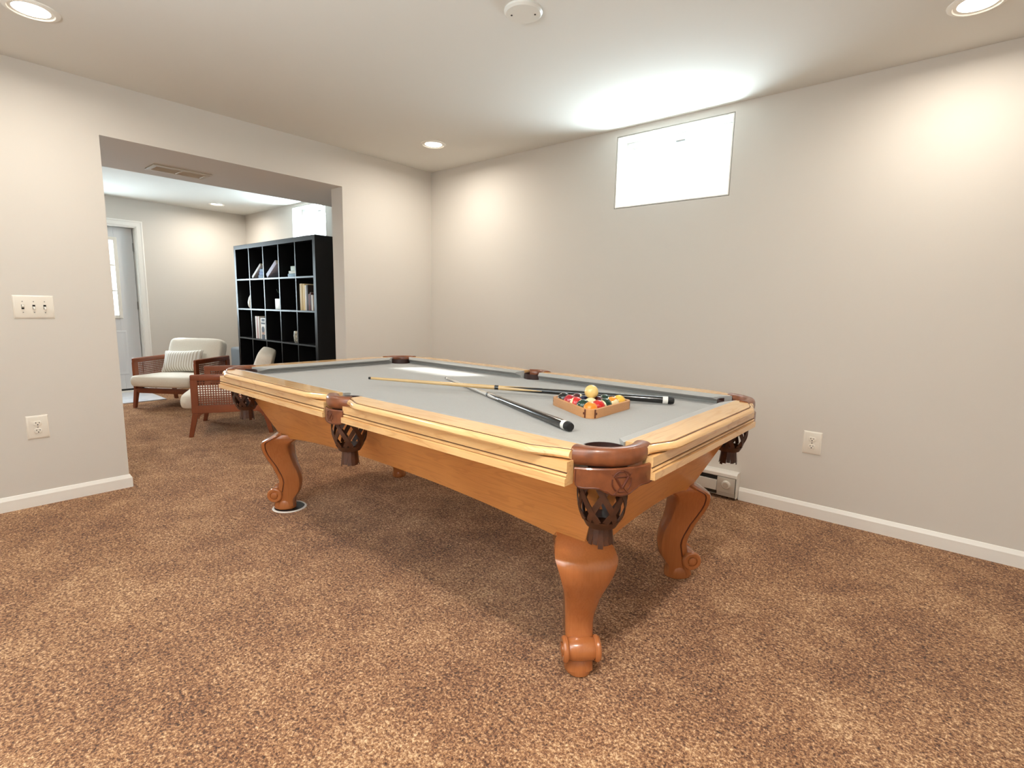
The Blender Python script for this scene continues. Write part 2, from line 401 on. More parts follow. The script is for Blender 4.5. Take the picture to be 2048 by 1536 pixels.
# ------------------------------------------------------------------ lamps
def downlight(x, y, label, power, col=WARM):
    r = thing('ceiling_light', label, 'ceiling light', (x,y,H), 0, 'recessed ceiling lights')
    MB().lathe([(.078,-.004),(.081,-.010),(.092,-.009),(.099,-.004),(.100,0),(.078,0)], n=40).obj('trim_ring', M['white'], r)
    MB().lathe([(.0,-.0045),(.06,-.0045),(.0785,-.003),(.0785,-.001),(0,-.001)], n=32).obj('lens', M['lens'], r)
    l = bpy.data.lights.new('lamp', 'AREA'); l.shape = 'DISK'; l.size = .12; l.energy = power; l.color = col; l.spread = radians(172)
    lo = bpy.data.objects.new('lamp_light', l); COL.objects.link(lo); lo.location = (x,y,H-.012)
LP = 10.5
downlight(.685,-.57,'recessed ceiling light glowing near the back corner of the table room', LP)
downlight(.702,-2.893,'recessed ceiling light at the top left of the photo', LP*.95)
downlight(3.86,-.47,'recessed ceiling light at the top right of the photo', LP*.72)
downlight(3.86,-3.02,'recessed ceiling light above the camera, out of the frame', LP*2.9)
downlight(-3.50,-.60,'recessed ceiling light seen through the opening, in the next room', LP*1.15)
downlight(-1.75,-3.0,'added ceiling light, unseen behind the left wall, brightening the next room', LP*1.8)  # added lamp, out of view, to lift the next room's brightness
def area(name, loc, rot, sx, sy, e, col):
    l = bpy.data.lights.new(name, 'AREA'); l.shape = 'RECTANGLE'; l.size = sx; l.size_y = sy; l.energy = e; l.color = col
    o = bpy.data.objects.new(name, l); COL.objects.link(o); o.location = loc; o.rotation_euler = rot; return o
DAY = (.78,.91,1.0)
def day_window(W, e, tilt_e):
    cx, cz = (W[0]+W[1])/2, (W[2]+W[3])/2
    area('daylight_or_fill', (cx, .33, cz), (radians(-90),0,0), W[1]-W[0]+.1, W[3]-W[2]+.1, e, DAY)
    area('daylight_or_fill', (cx, .31, W[2]+.10), (radians(-90-38),0,0), W[1]-W[0]-.02, .20, tilt_e, DAY)
day_window(W1, 20, 36); day_window(W2, 45, 34)
area('daylight_or_fill', (XL-.19, (DY0+DY1)/2, 1.46), (0,radians(-90),0), 1.0, .6, 70, DAY)
area('daylight_or_fill', ((W_FILL[0]+W_FILL[1])/2, YF-.17, (W_FILL[2]+W_FILL[3])/2), (radians(90+74),0,0), W_FILL[1]-W_FILL[0]-.05, .6, 215, (.86,.94,1.0)).data.spread = radians(130)  # added fill light behind the camera, tilted up to bounce off the ceiling
sun = bpy.data.lights.new('sun', 'SUN'); sun.energy = 14; sun.angle = radians(2.5); sun.color = (1,.97,.92)
so = bpy.data.objects.new('sun', sun); COL.objects.link(so); so.rotation_euler = Vector((-.90,-1.36,-1.37)).to_track_quat('-Z','Y').to_euler(); so.location = (6,6,8)
wd = bpy.data.worlds.new('sky'); S.world = wd; wd.use_nodes = True
wd.node_tree.nodes['Background'].inputs[0].default_value = (.86,.94,1,1); wd.node_tree.nodes['Background'].inputs[1].default_value = 3.0

# smoke detector
r = thing('smoke_detector', 'round white smoke detector cover on the ceiling above the pool table', 'smoke detector', (2.39,-1.551,H))
MB().lathe([(.082,0),(.082,-.008),(.074,-.016),(.0,-.017)], n=40).obj('cover', M['detector'], r)
for a in (.6, .6+pi):
    MB().lathe([(.004,-.0165),(.004,-.0185),(0,-.0185)], (.05*cos(a),.05*sin(a),0), 10).obj('screw', M['slot'], r)
# soffit vent
r = thing('air_vent', 'beige air vent grille set in the dropped soffit over the opening', 'vent', (-.583,-1.945,OZ))
m = MB(); hx, hy = .105, .19
m.box(-hx,-hy,-.008,-hx+.035,hy,0); m.box(hx-.035,-hy,-.008,hx,hy,0); m.box(-hx+.035,-hy,-.008,hx-.035,-hy+.03,0); m.box(-hx+.035,hy-.03,-.008,hx-.035,hy,0); m.box(-hx+.035,-.006,-.008,hx-.035,.006,0)
m.obj('frame', M['vent'], r, bevel=.002)
MB().box(-hx+.035,-hy+.03,-.0015,hx-.035,hy-.03,-.0003).obj('duct_gap', M['ventdark'], r)
m = MB()
for k in range(6):
    x = -hx+.045+k*.024
    for y0, y1 in ((-hy+.03,-.006),(.006,hy-.03)):
        m.obox((x,(y0+y1)/2,-.004),(.007,0,.0022),(0,(y1-y0)/2,0),(-.0004,0,.0006))
m.obj('slats', M['vent'], r)

# wall plates
def plate_mesh(w, h, t=.008):
    rs = []
    for ins, d in ((0,0),(0,.002),(.006,t-.0015),(.010,t)):
        rs.append([(x, -d, z) for x, z in ((-w/2+ins,-h/2+ins),(w/2-ins,-h/2+ins),(w/2-ins,h/2-ins),(-w/2+ins,h/2-ins))])
    return MB().rings(rs)
def outlet(loc, rz, label):
    r = thing('wall_outlet', label, 'outlet', loc, rz, 'duplex wall outlets')
    plate_mesh(.096,.134).obj('plate', M['plate'], r)
    for z in (-.0215, .0215):
        m = MB(); ring = []
        pts = [(.0185*cos(a), max(-.0135, min(.0135, .0185*sin(a)))) for a in [2*pi*k/28 for k in range(28)]]
        m.rings([[(x,-.0079,z+q) for x, q in pts],[(x,-.0105,z+q) for x, q in pts],[(x*.9,-.0115,z+q*.9) for x, q in pts]])
        f = m.obj('receptacle', M['plate'], r)
        s = MB(); s.box(-.0085,-.0122,z+.001,-.006,-.0112,z+.009); s.box(.006,-.0122,z+.001,.0085,-.0112,z+.009)
        s.lathe([(.0032,-.0122),(.0032,-.0112)], (0,0,z-.0065), 10, 'y'); s.obj('slots', M['slot'], f)
    MB().lathe([(.0035,-.0095),(.0035,-.0075)], (0,0,0), 10, 'y').obj('screw', M['metal'], r)
outlet((0,-2.945,.459), radians(90), 'white duplex outlet on the left wall beside the opening, below the switches')
outlet((3.369,0,.445), 0, 'white duplex outlet low on the window wall, right of the pool table')
r = thing('light_switch', 'triple white toggle switch plate on the left wall beside the opening', 'light switch', (0,-2.905,1.139), radians(90))
plate_mesh(.172,.127).obj('plate', M['plate'], r)
for i, x in enumerate((-.046,0,.046)):
    MB().box(x-.0058,-.0085,-.0125,x+.0058,-.0072,.0125).obj('slot', M['slot'], r)
    s = -1 if i else 1
    MB().obox((x,-.013,.004*s),(.0042,0,0),(0,.007,-.0035*s),(0,.0016,.0050)).obj('toggle', M['white'], r, bevel=.001)
    for z in (-.030,.030): MB().lathe([(.0028,-.0092),(.0028,-.007)], (x,0,z), 10, 'y').obj('screw', M['metal'], r)

# baseboard heater
r = thing('baseboard_heater', 'white electric baseboard heater with a thermostat dial at its end', 'heater', (2.985,0,0))
hh, dd, LH = .178, .062, 1.35
prof = [(0,.02),(0,hh),(-dd+.012,hh),(-dd,hh-.012),(-dd,hh-.030),(-dd+.004,hh-.034),(-dd+.012,hh-.034),(-dd+.012,hh-.028),(-.012,hh-.012),(-.012,.02)]
rs = [[(-LH,y,z) for y, z in prof], [(0,y,z) for y, z in prof]]
MB().rings(rs).obj('housing', M['heater'], r)
rs = []
for x in (-.0001,.0025): rs.append([(x,y,z) for y, z in ((-.0005,.015),(-dd-.001,.015),(-dd-.001,hh-.01),(-dd+.011,hh+.001),(-.0005,hh+.001))])
MB().rings(rs).obj('end_cap', M['heater'], r)
MB().box(-.118,-dd-.002,.045,-.006,-dd+.014,hh-.036).obj('control_panel', M['heatpanel'], r, bevel=.001)
MB().box(-LH,-dd-.001,.047,-.120,-dd+.010,hh-.062).obj('front_cover', M['heater'], r, bevel=.002)
MB().box(-LH,-dd+.016,.022,-.001,-.013,.044).obj('lower_channel', M['ventdark'], r)
MB().box(-.118,-dd+.006,.018,-.006,-dd+.015,.044).obj('kick_plate', M['heatpanel'], r)
MB().box(-LH,-dd+.016,hh-.060,-.119,-.014,hh-.036).obj('fin_gap', M['slot'], r)
k = MB().lathe([(.027,0),(.027,-.010),(.024,-.013),(.0,-.013)], (-.060,-dd-.002,.098), 28, 'y').obj('dial', M['white'], r)
MB().lathe([(.018,-.0128),(.017,-.018),(0,-.018)], (-.060,-dd-.002,.098), 24, 'y').obj('dial_knob', M['heatpanel'], k)

# ------------------------------------------------------------------ pool table
TX, TY = 2.070, -1.619            # table centre
GX, GY = 1.281, .689              # half size to the groove of the rail tops
ZR, ZC = .823, .781               # rail top, cloth
PT = thing('pool_table', 'honey maple pool table with grey cloth, leather pockets and scrolled legs', 'pool table', (TX,TY,0))
WI = .090                          # width of the rail wood
def smooth(t): t = max(0, min(1, t)); return t*t*(3-2*t)
# cloth bed with pocket notches
def arc(cx, cy, r, a0, a1, n=12): return [(cx+r*cos(a0+(a1-a0)*k/n), cy+r*sin(a0+(a1-a0)*k/n)) for k in range(n+1)]
PC = .128                          # corner pocket centre, in from the corner on each axis
PR = .062
bx, by = GX-WI+.012, GY-WI+.012
poly = []
cxx, cyy = GX-.119, GY-.139
def notch(cx, cy, a0, a1, r=PR): return arc(cx, cy, r, a0, a1)
q = 0.0
al = math.acos(min(1,(bx-cxx)/PR)) if abs(bx-cxx) < PR else 0
a1 = math.asin(min(1,(by-cyy)/PR)) if abs(by-cyy) < PR else pi/2
def corner(sx, sy):
    # arc from the long edge round the table side to the short edge
    pts = []
    for k in range(13):
        a = (pi - a1) + (2*pi - al - (pi - a1)) * k/12
        pts.append((sx*(cxx+PR*cos(a)), sy*(cyy+PR*sin(a))))
    return pts
SYC = GY-.070; SR = .058
def side(sy):
    h = by-SYC
    a = math.asin(max(-1,min(1,h/SR)))
    return [(SR*cos(pi-a+(2*a+pi)*0+ (pi+2*a)*k/12), sy*(SYC+SR*sin(pi-a+(pi+2*a)*k/12))) for k in range(13)]
# walk anticlockwise from bottom side pocket
bot = [(x,y) for x, y in side(-1)]
if bot[0][0] > bot[-1][0]: bot.reverse()
top = [(x,y) for x, y in side(1)]
if top[0][0] < top[-1][0]: top.reverse()
poly = bot + corner(1,-1) + list(reversed(corner(1,1))) + top + corner(-1,1) + list(reversed(corner(-1,-1)))
bm = bmesh.new(); vs = [bm.verts.new((x,y,ZC)) for x, y in poly]
es = [bm.edges.new((vs[i], vs[(i+1) % len(vs)])) for i in range(len(vs))]
bmesh.ops.triangle_fill(bm, edges=es, use_beauty=True)
res = bmesh.ops.extrude_face_region(bm, geom=bm.faces[:])
for v in [g for g in res['geom'] if isinstance(g, bmesh.types.BMVert)]: v.co.z -= .03
bmesh.ops.recalc_face_normals(bm, faces=bm.faces[:])
me = bpy.data.meshes.new('playing_surface'); bm.to_mesh(me); bm.free(); me.materials.append(M['felt'])
o = bpy.data.objects.new('playing_surface', me); COL.objects.link(o); o.parent = PT; o['label'] = 'grey cloth bed'

def rail(org, ux, un, L, e0, e1, axis):
    """org: start on the wood's inner edge; ux along, un outward; e0/e1: 'c' corner or 's' side pocket end"""
    org, ux, un = Vector(org), Vector(ux), Vector(un)
    def P(s, o, z): p = org + ux*s + un*o; return (p.x, p.y, z)
    def inset(s):
        a = .036*(1-smooth(s/.13)); b = .036*(1-smooth((L-s)/.13)); return max(a, b)
    ss = sorted(set([0,.012,.025,.04,.055,.07,.085,.10,.115,.13] + [L-q for q in (0,.012,.025,.04,.055,.07,.085,.10,.115,.13)] + [L*k/8 for k in range(2,7)]))
    rs = []
    for s in ss:
        w = WI - inset(s)
        pr = [(0,ZR),(w,ZR),(w+.001,ZR-.0035),(w+.0035,ZR-.0035),(w+.0085,ZR-.002),(w+.0145,ZR-.0055),(w+.0185,ZR-.0115),(w+.0195,ZR-.018),(w+.0165,ZR-.0235),(w+.010,ZR-.0265),(w+.002,ZR-.029),(0,ZR-.029)]
        rs.append([P(s,a,z) for a, z in pr])
    ro = MB().rings(rs).obj('rail', M['maple_'+axis], PT, angle=28)
    g = MB(); g.tube([P(s, WI-inset(s)+.0022, ZR-.0028) for s in ss], .0013, 6)
    g.obj('groove_line', M['glaze'], ro)
    # cushion
    cut = {'c': .058, 's': .020}
    c0, c1 = cut[e0], cut[e1]
    N = .052; ov = .010
    prof = [(0,ZR-.001),(-.012,ZR-.0025),(-.034,ZR-.006),(-.047,ZR-.009),(-N,ZR-.012),(-N+.0025,ZR-.0150),(-N+.034,ZR-.030),(-N+.036,ZC+.0005),(0,ZC+.0005)]
    m = MB()
    n = 14; rs = []
    for k in range(n+1):
        t = k/n; ring = []
        for a, z in prof:
            d = -a/N
            s0 = -ov + (c0+ov)*d; s1 = L+ov-(c1+ov)*d
            ring.append(P(s0+(s1-s0)*t, a, z))
        rs.append(ring)
    m.rings(rs).obj('cushion', M['felt'], ro, angle=25)
    # apron board below the rail
    q = .004 if axis == 'x' else .0
    b0 = -q if e0 == 'c' else .004; b1 = (L+q if axis == 'x' else L-.030) if e1 == 'c' else L-.004
    pr = [(.055,ZR-.0295),(.086,ZR-.0295),(.086,ZR-.057),(.082,ZR-.0585),(.082,ZR-.0615),(.0865,ZR-.063),(.0885,ZR-.0665),(.0865,ZR-.070),(.084,ZR-.0712),(.094,ZR-.0735),(.094,ZR-.094),(.055,ZR-.094)]
    ap = MB().rings([[P(b0,a,z) for a, z in pr],[P(b1,a,z) for a, z in pr]]).obj('apron', M['maple_'+axis], PT, angle=25)
    g = MB()
    for a, z in ((.0828,ZR-.060),(.0846,ZR-.0712)): g.tube([P(b0+.001,a,z), P(b1-.001,a,z)], .0011, 6)
    g.obj('groove_line', M['glaze'], ap)
ix, iy = GX-WI, GY-WI
CX, CYE, SE = .152, .208, .066                # rail ends: from the corner, from the side pocket centre
for sy in (-1, 1):
    ln = GX-CX-SE
    rail((SE, sy*iy, 0), (1,0,0), (0,sy,0), ln, 's', 'c', 'x')
    rail((-SE, sy*iy, 0), (-1,0,0), (0,sy,0), ln, 's', 'c', 'x')
for sx in (-1, 1):
    rail((sx*ix, -(GY-CYE), 0), (0,1,0), (sx,0,0), 2*(GY-CYE), 'c', 'c', 'y')

# pocket fittings, built in a local frame: +u outward, v sideways, origin at the pocket mouth reference
def casting_mesh(vh, u_end, u_mid, wd_end, wd_mid, h):
    """rounded bar from v=-vh to v=vh bulging to u_mid"""
    rs = []; n = 20
    for k in range(n+1):
        t = -1+2*k/n
        u = u_end + (u_mid-u_end)*(1-t*t); v = vh*t
        du = -2*t*(u_mid-u_end)/vh; T = Vector((du,1)).normalized(); Nn = Vector((T.y,-T.x))
        w = (wd_mid + (wd_end-wd_mid)*t*t)/2; ring = []
        for j in range(16):
            a = 2*pi*j/16; ca, sa = cos(a), sin(a)
            p = math.copysign(abs(ca)**.7, ca)*w; zz = ZR-.020 + math.copysign(abs(sa)**.75, sa)*h/2
            ring.append((u+Nn.x*p, v+Nn.y*p, zz))
        rs.append(ring)
    return MB().rings(rs)
def shield_meshes(vh, u_end, u_mid, zt, bottom):
    """curved leather plate with a scalloped lower edge: returns (plate, piping, point function)"""
    n = 40; th = .008; A=[]; B=[]
    def pos(t, z, off=0):
        u = u_end + (u_mid-u_end)*(1-t*t); v = vh*t
        du = -2*t*(u_mid-u_end)/vh; T = Vector((du,1)).normalized(); Nn = Vector((T.y,-T.x))
        return (u+Nn.x*off, v+Nn.y*off, z)
    def zb(t):
        t = abs(t)
        for (a, za), (b, zz) in zip(bottom[:-1], bottom[1:]):
            if a <= t <= b: return za+(zz-za)*smooth((t-a)/(b-a))
        return bottom[-1][1]
    rs = []
    for k in range(n+1):
        t = -1+2*k/n; b = zb(t)
        rs.append([pos(t,zt,0),pos(t,zt,th*.7),pos(t,zt-.003,th),pos(t,(zt+b)/2,th),pos(t,b+.003,th),pos(t,b,th*.7),pos(t,b,0)])
    plate = MB().rings(rs)
    ins = .0045
    path = [pos(-1+.03, zt-.004, th)] + [pos(-1+.03, zt-.01-(zt-.01-zb(-1+.03)-ins)*k/5, th) for k in range(1,5)]
    path += [pos(t, zb(t)+ins, th) for t in [-.97+1.94*k/44 for k in range(45)]]
    path += [pos(1-.03, zb(.97)+ins+(zt-.004-zb(.97)-ins)*k/5, th) for k in range(1,6)]
    return plate, MB().tube(path, .0014, 6), pos
def emblem(pos, zc, sc, vh, th=.0082):
    """round crest: ring of four arcs, crossed cues and a V over a triangle"""
    m = MB()
    def at(x, z): return pos(x/vh, zc+z, th)
    R = .020*sc
    for a0, a1 in ((100,150),(165,235),(250,290),(305,375),(30,80)):
        m.tube([at(R*cos(radians(a0+(a1-a0)*k/8)), R*1.08*sin(radians(a0+(a1-a0)*k/8))) for k in range(9)], .0016*sc, 6)
    for s in (-1, 1):
        m.tube([at(s*(.021*sc-.036*sc*k/6), .015*sc-.041*sc*k/6) for k in range(7)], [.0005*sc+.0006*sc*k/6 for k in range(7)], 6)
        m.tube([at(s*.0135*sc*(1-k/4), .009*sc-.0225*sc*k/4) for k in range(5)], .0030*sc, 6)
    m.tube([at(-.0125*sc+.025*sc*k/6, .0095*sc) for k in range(7)], .0018*sc, 6)
    m.tube([at(.009*sc*cos(radians(180-180*k/8)), .012*sc+.007*sc*sin(radians(180*k/8))) for k in range(9)], .0009*sc, 6)
    return m
def net_mesh(r0, r1, z0, z1, flat=1.0, nb=7):
    """open basket of leather bands: two helical families, a rim and a closed bottom"""
    def rad(t): return (r0 + (r1-r0)*max(t,0)**3.6) * (1 + .06*sin(pi*t))
    m = MB()
    def strip(pts_n, w, th=.0022):
        rs = []
        for i in range(len(pts_n)):
            p, nrm = pts_n[i]; q = pts_n[min(i+1,len(pts_n)-1)][0]; o = pts_n[max(i-1,0)][0]
            t = (q-o).normalized(); b = nrm.cross(t).normalized()
            rs.append([p+b*w/2+nrm*th/2, p-b*w/2+nrm*th/2, p-b*w/2-nrm*th/2, p+b*w/2-nrm*th/2])
        m.rings(rs)
    for s in (-1, 1):
        for k in range(nb):
            pts = []
            for i in range(15):
                t = i/14*.86; a = 2*pi*k/nb + s*t*1.35
                r = rad(t) + (.0012 if s > 0 else -.0004); n_ = Vector((cos(a), sin(a), 0))
                pts.append((Vector((r*cos(a)*flat, r*sin(a), z0+(z1-z0)*t)), n_))
            strip(pts, .0165, .0034)
    def band(t0, t1, th=.003):
        rs = []
        for k in range(28):
            a = 2*pi*k/28
            rs.append([Vector((rad(t0)*cos(a)*flat, rad(t0)*sin(a), z0+(z1-z0)*t0)), Vector(((rad(t0)+th)*cos(a)*flat, (rad(t0)+th)*sin(a), z0+(z1-z0)*t0)),
                       Vector(((rad(t1)+th)*cos(a)*flat, (rad(t1)+th)*sin(a), z0+(z1-z0)*t1)), Vector((rad(t1)*cos(a)*flat, rad(t1)*sin(a), z0+(z1-z0)*t1))])
        m.rings(rs, loop=True)
    band(-.02,.07); band(.86,1.0)
    m.lathe([(0,z1),(rad(1)*.98,z1),(rad(1)*.98,z1+.004),(0,z1+.004)], n=24)
    return m
def fringe_mesh(r, z0, z1):
    m = MB()
    for k in range(14):
        a = 2*pi*k/14; rr = r*(1+.08*random.random()); d = .9+.25*random.random()
        rb = rr*1.02
        c0 = Vector((r*.85*cos(a), r*.85*sin(a), z0)); c1 = Vector((rb*cos(a), rb*sin(a), z0+(z1-z0)*d))
        tn = Vector((-sin(a), cos(a), 0))*r*.235; nn = Vector((cos(a), sin(a), 0))*.0012
        m.rings([[c0-tn-nn, c0+tn-nn, c0+tn+nn, c0-tn+nn], [c1-tn*.9-nn, c1+tn*.9-nn, c1+tn*.9+nn, c1-tn*.9+nn]])
    m.lathe([(0,z0-.003),(r*.9,z0-.003),(r*.9,z0+.002),(0,z0+.002)], n=18)
    return m
PL, PRr = Vector((-.160,.060)), Vector((-.060,.218))   # the two rail ends, from the sharp corner
PM = (PL+PRr)/2; PTt = (PRr-PL).normalized(); PU = Vector((PTt.y,-PTt.x)); PHL = (PRr-PL).length/2
PCV = PM - PU*.012
c_cast = casting_mesh(PHL+.011, 0, .053, .056, .040, .052).mesh('pocket_casting')
cb = [(0,.699),(.2,.701),(.36,.711),(.5,.719),(.62,.720),(.80,.719),(.92,.721),(.97,.727),(1.0,.740)]
pl, pp, cpos = shield_meshes(.118, .030, .066, ZR-.046, cb)
c_plate, c_pipe, c_emb = pl.mesh('pocket_shield'), pp.mesh('shield_piping'), emblem(cpos, .741, 1.35, .118).mesh('emblem')
sb = [(0,.716),(.4,.717),(.8,.719),(1.0,.726)]
pl, pp, spos = shield_meshes(.062, .060, .079, ZR-.046, sb)
s_plate, s_pipe, s_emb = pl.mesh('pocket_shield'), pp.mesh('shield_piping'), emblem(spos, .750, .95, .064).mesh('emblem')
s_cast = casting_mesh(.066, .030, .060, .056, .046, .052).mesh('pocket_casting')
c_net = net_mesh(.066, .040, .745, .588).mesh('pocket_net'); s_net = net_mesh(.066, .040, .745, .595).mesh('pocket_net')
fr = fringe_mesh(.034, .592, .535).mesh('fringe')
lin_m = MB().rings([[(r_*cos(2*pi*k/28), r_*sin(2*pi*k/28), z) for k in range(28)] for r_, z in ((PR+.002,ZR-.012),(PR+.004,.735),(PR-.002,.735),(PR-.002,ZR-.012))], loop=True).mesh('pocket_liner')
def place(me, name, m, loc, rz, parent):
    o = bpy.data.objects.new(name, me); COL.objects.link(o)
    if not me.materials: me.materials.append(m)
    o.parent = parent; o.location = loc; o.rotation_euler = (0,0,rz); return o
for sx, sy in ((1,-1),(1,1),(-1,-1),(-1,1)):
    L0 = (sx*(GX+PM.x), sy*(GY-PM.y), 0); a = atan2(-sy*PU.y, sx*PU.x)
    LS = (L0[0]+sx*PTt.x*.010, L0[1]-sy*PTt.y*.010, 0); LC = (L0[0]+sx*PTt.x*.007, L0[1]-sy*PTt.y*.007, 0)
    place(c_cast, 'pocket_casting', M['leather'], LC, a, PT)
    sh = place(c_plate, 'pocket_shield', M['leather'], LS, a, PT)
    place(c_pipe, 'shield_piping', M['glaze'], (0,0,0), 0, sh); place(c_emb, 'emblem', M['glaze'], (0,0,0), 0, sh)
    c = (sx*(GX+PCV.x), sy*(GY-PCV.y), 0)
    nt_ = place(c_net, 'pocket_net', M['netleather'], c, a, PT); place(fr, 'fringe', M['netleather'], (0,0,0), 0, nt_)
    place(lin_m, 'pocket_liner', M['liner'], c, a, PT)
for sy in (-1, 1):
    L0 = (.010, sy*(GY-.070), 0); a = sy*pi/2
    place(s_cast, 'pocket_casting', M['leather'], L0, a, PT)
    sh = place(s_plate, 'pocket_shield', M['leather'], L0, a, PT)
    place(s_pipe, 'shield_piping', M['glaze'], (0,0,0), 0, sh); place(s_emb, 'emblem', M['glaze'], (0,0,0), 0, sh)
    nt_ = place(s_net, 'pocket_net', M['netleather'], L0, a, PT); place(fr, 'fringe', M['netleather'], (0,0,0), 0, nt_)
    place(lin_m, 'pocket_liner', M['liner'], L0, a, PT)

# cabinet: inward sloping panels with arched lower edges and chamfered corner posts
ZB, ZT = .418, .729
BXb, BYb, BXt, BYt = 1.058, .410, 1.205, .552
ch = .038                          # chamfer
def panel(fn, n, arch, name, m):
    th = .020; rs = []
    for k in range(n+1):
        t = -1+2*k/n
        zb = ZB + arch*(1-abs(t)**2.2)
        rs.append([fn(t,ZT,0),fn(t,zb,0),fn(t,zb,th),fn(t,ZT,th)])
    MB().rings(rs).obj(name, m, PT, angle=25)
def lerp(a, b, z): return a+(b-a)*(z-ZB)/(ZT-ZB)
for s in (-1, 1):
    def fl(t, z, i, s=s):
        X, Y = lerp(BXb,BXt,z)-ch, lerp(BYb,BYt,z); return (t*X, s*(Y-i), z)
    panel(fl, 32, .075, 'side_panel', M['cab_x'])
    def fe(t, z, i, s=s):
        X, Y = lerp(BXb,BXt,z), lerp(BYb,BYt,z)-ch; return (s*(X-i), t*Y, z)
    panel(fe, 20, .060, 'end_panel', M['cab_y'])
for sx in (-1, 1):
    for sy in (-1, 1):
        r1, r0 = [], []
        for z, L_ in ((ZB,r0),(ZT,r1)):
            X, Y = lerp(BXb,BXt,z), lerp(BYb,BYt,z); t = .03
            L_ += [(sx*(X-ch),sy*Y,z),(sx*X,sy*(Y-ch),z),(sx*(X-t),sy*(Y-ch-.004),z),(sx*(X-ch-.004),sy*(Y-t),z)]
        MB().rings([r0,r1]).obj('corner_post', M['cab_z'], PT)
MB().box(-BXt+.01,-BYt+.01,ZT-.004,BXt-.01,BYt-.01,ZC-.031).obj('slate_frame', M['cab_x'], PT)

# scrolled legs, local frame: +x outward, y sideways
LEG = [  # z, front, back, half width
 (.020,.058,-.058,.044),(.050,.052,-.056,.043),(.064,.045,-.060,.044),(.085,.040,-.074,.0445),(.110,.036,-.090,.045),(.140,.030,-.097,.0455),
 (.165,.025,-.099,.046),(.190,.028,-.097,.048),(.215,.036,-.093,.051),(.240,.047,-.086,.054),(.265,.056,-.074,.058),(.290,.070,-.067,.063),
 (.315,.083,-.060,.069),(.340,.094,-.056,.076),(.365,.101,-.054,.083),(.385,.103,-.056,.089),(.403,.101,-.066,.095),(.416,.094,-.084,.099),(.424,.084,-.098,.100),(.438,.058,-.106,.096),(.455,.030,-.106,.088)]
def leg_meshes():
    rs = []
    for z, f, b, w in LEG:
        g = min(.030, (f-b)*.28)
        half = [(f,0),(f-.001,.35*w),(f-.004,.68*w),(f-.010,.90*w),(f-.018,w),(f-.018-g*.5,w),(f-.020-g*.5,w-.0035),(f-.023-g*.5,w-.0035),(f-.025-g*.5,w*.975),(f-.040-g*.4,w*.90),(b+.018,w*.84),(b+.005,.70*w),(b,.35*w)]
        ring = [(u,v,z) for u, v in half] + [(b,0,z)] + [(u,-v,z) for u, v in reversed(half[1:])]
        rs.append(ring)
    body = MB().rings(rs)
    # rounded foot
    fr_ = []
    for z, r in ((.0014,.92),(.005,1.0),(.018,1.02),(.034,.98),(.05,.90),(.058,.82)):
        fr_.append([(.060*r*cos(2*pi*k/28), .046*r*sin(2*pi*k/28), z) for k in range(28)])
    foot = MB().rings(fr_)
    # scroll: barrel with a spiral disc on each side
    cx, cz, R = .040, .094, .040
    m = MB()
    m.lathe([(0,-.046),(R*.80,-.046),(R*.84,-.040),(R*.92,-.030),(R*.95,0),(R*.92,.030),(R*.84,.040),(R*.80,.046),(0,.046)], (cx,0,cz), 32, 'y')
    sc = []
    for s in (-1, 1):
        k = MB()
        k.lathe([(0,s*.042),(R*.90,s*.042),(R*1.04,s*.047),(R*1.06,s*.054),(R*.98,s*.060),(R*.88,s*.062),(R*.58,s*.061),(R*.55,s*.056),(R*.46,s*.056),(R*.42,s*.063),(R*.2,s*.066),(0,s*.066)], (cx,0,cz), 32, 'y')
        sc.append(k)
    # groove line along each side
    gl = []
    for s in (-1, 1):
        pts = []
        for z, f, b, w in reversed(LEG[4:-1]):
            g = min(.030,(f-b)*.28); pts.append((f-.0215-g*.5, s*(w-.0028), z))
        gl.append(MB().tube(pts, .0022, 6))
    return body, foot, m, sc, gl
lb, lf, lbar, lsc, lgl = leg_meshes()
lb, lf, lbar = lb.mesh('leg', 40), lf.mesh('foot'), lbar.mesh('scroll_barrel'); lsc = [k.mesh('scroll', 30) for k in lsc]; lgl = [k.mesh('groove') for k in lgl]
for sx in (-1, 1):
    for sy in (-1, 1):
        o = place(lb, 'leg', M['legwood'], (sx*1.020, sy*.411, 0), pi/4*(1 if sx*sy>0 else -1)+(0 if sx>0 else pi), PT)
        place(lf, 'foot', M['legwood'], (0,0,0), 0, o); place(lbar, 'scroll_barrel', M['legwood'], (0,0,0), 0, o)
        for k in lsc: place(k, 'scroll', M['legwood'], (0,0,0), 0, o)
        for k in lgl: place(k, 'groove', M['glaze'], (0,0,0), 0, o)

# caster cup
r = thing('caster_cup', 'round black caster cup with a pale rim under the far left table leg', 'caster cup', (1.058,-2.010,-.0056))
MB().lathe([(0,0),(.092,0),(.095,.006),(.090,.0105),(.0835,.0105),(.0835,.0058),(0,.0058)], n=40).obj('rim', M['ivory'], r)
MB().lathe([(0,.0060),(.083,.0060),(.083,.0066),(0,.0066)], n=40).obj('cup', M['rubber'], r)

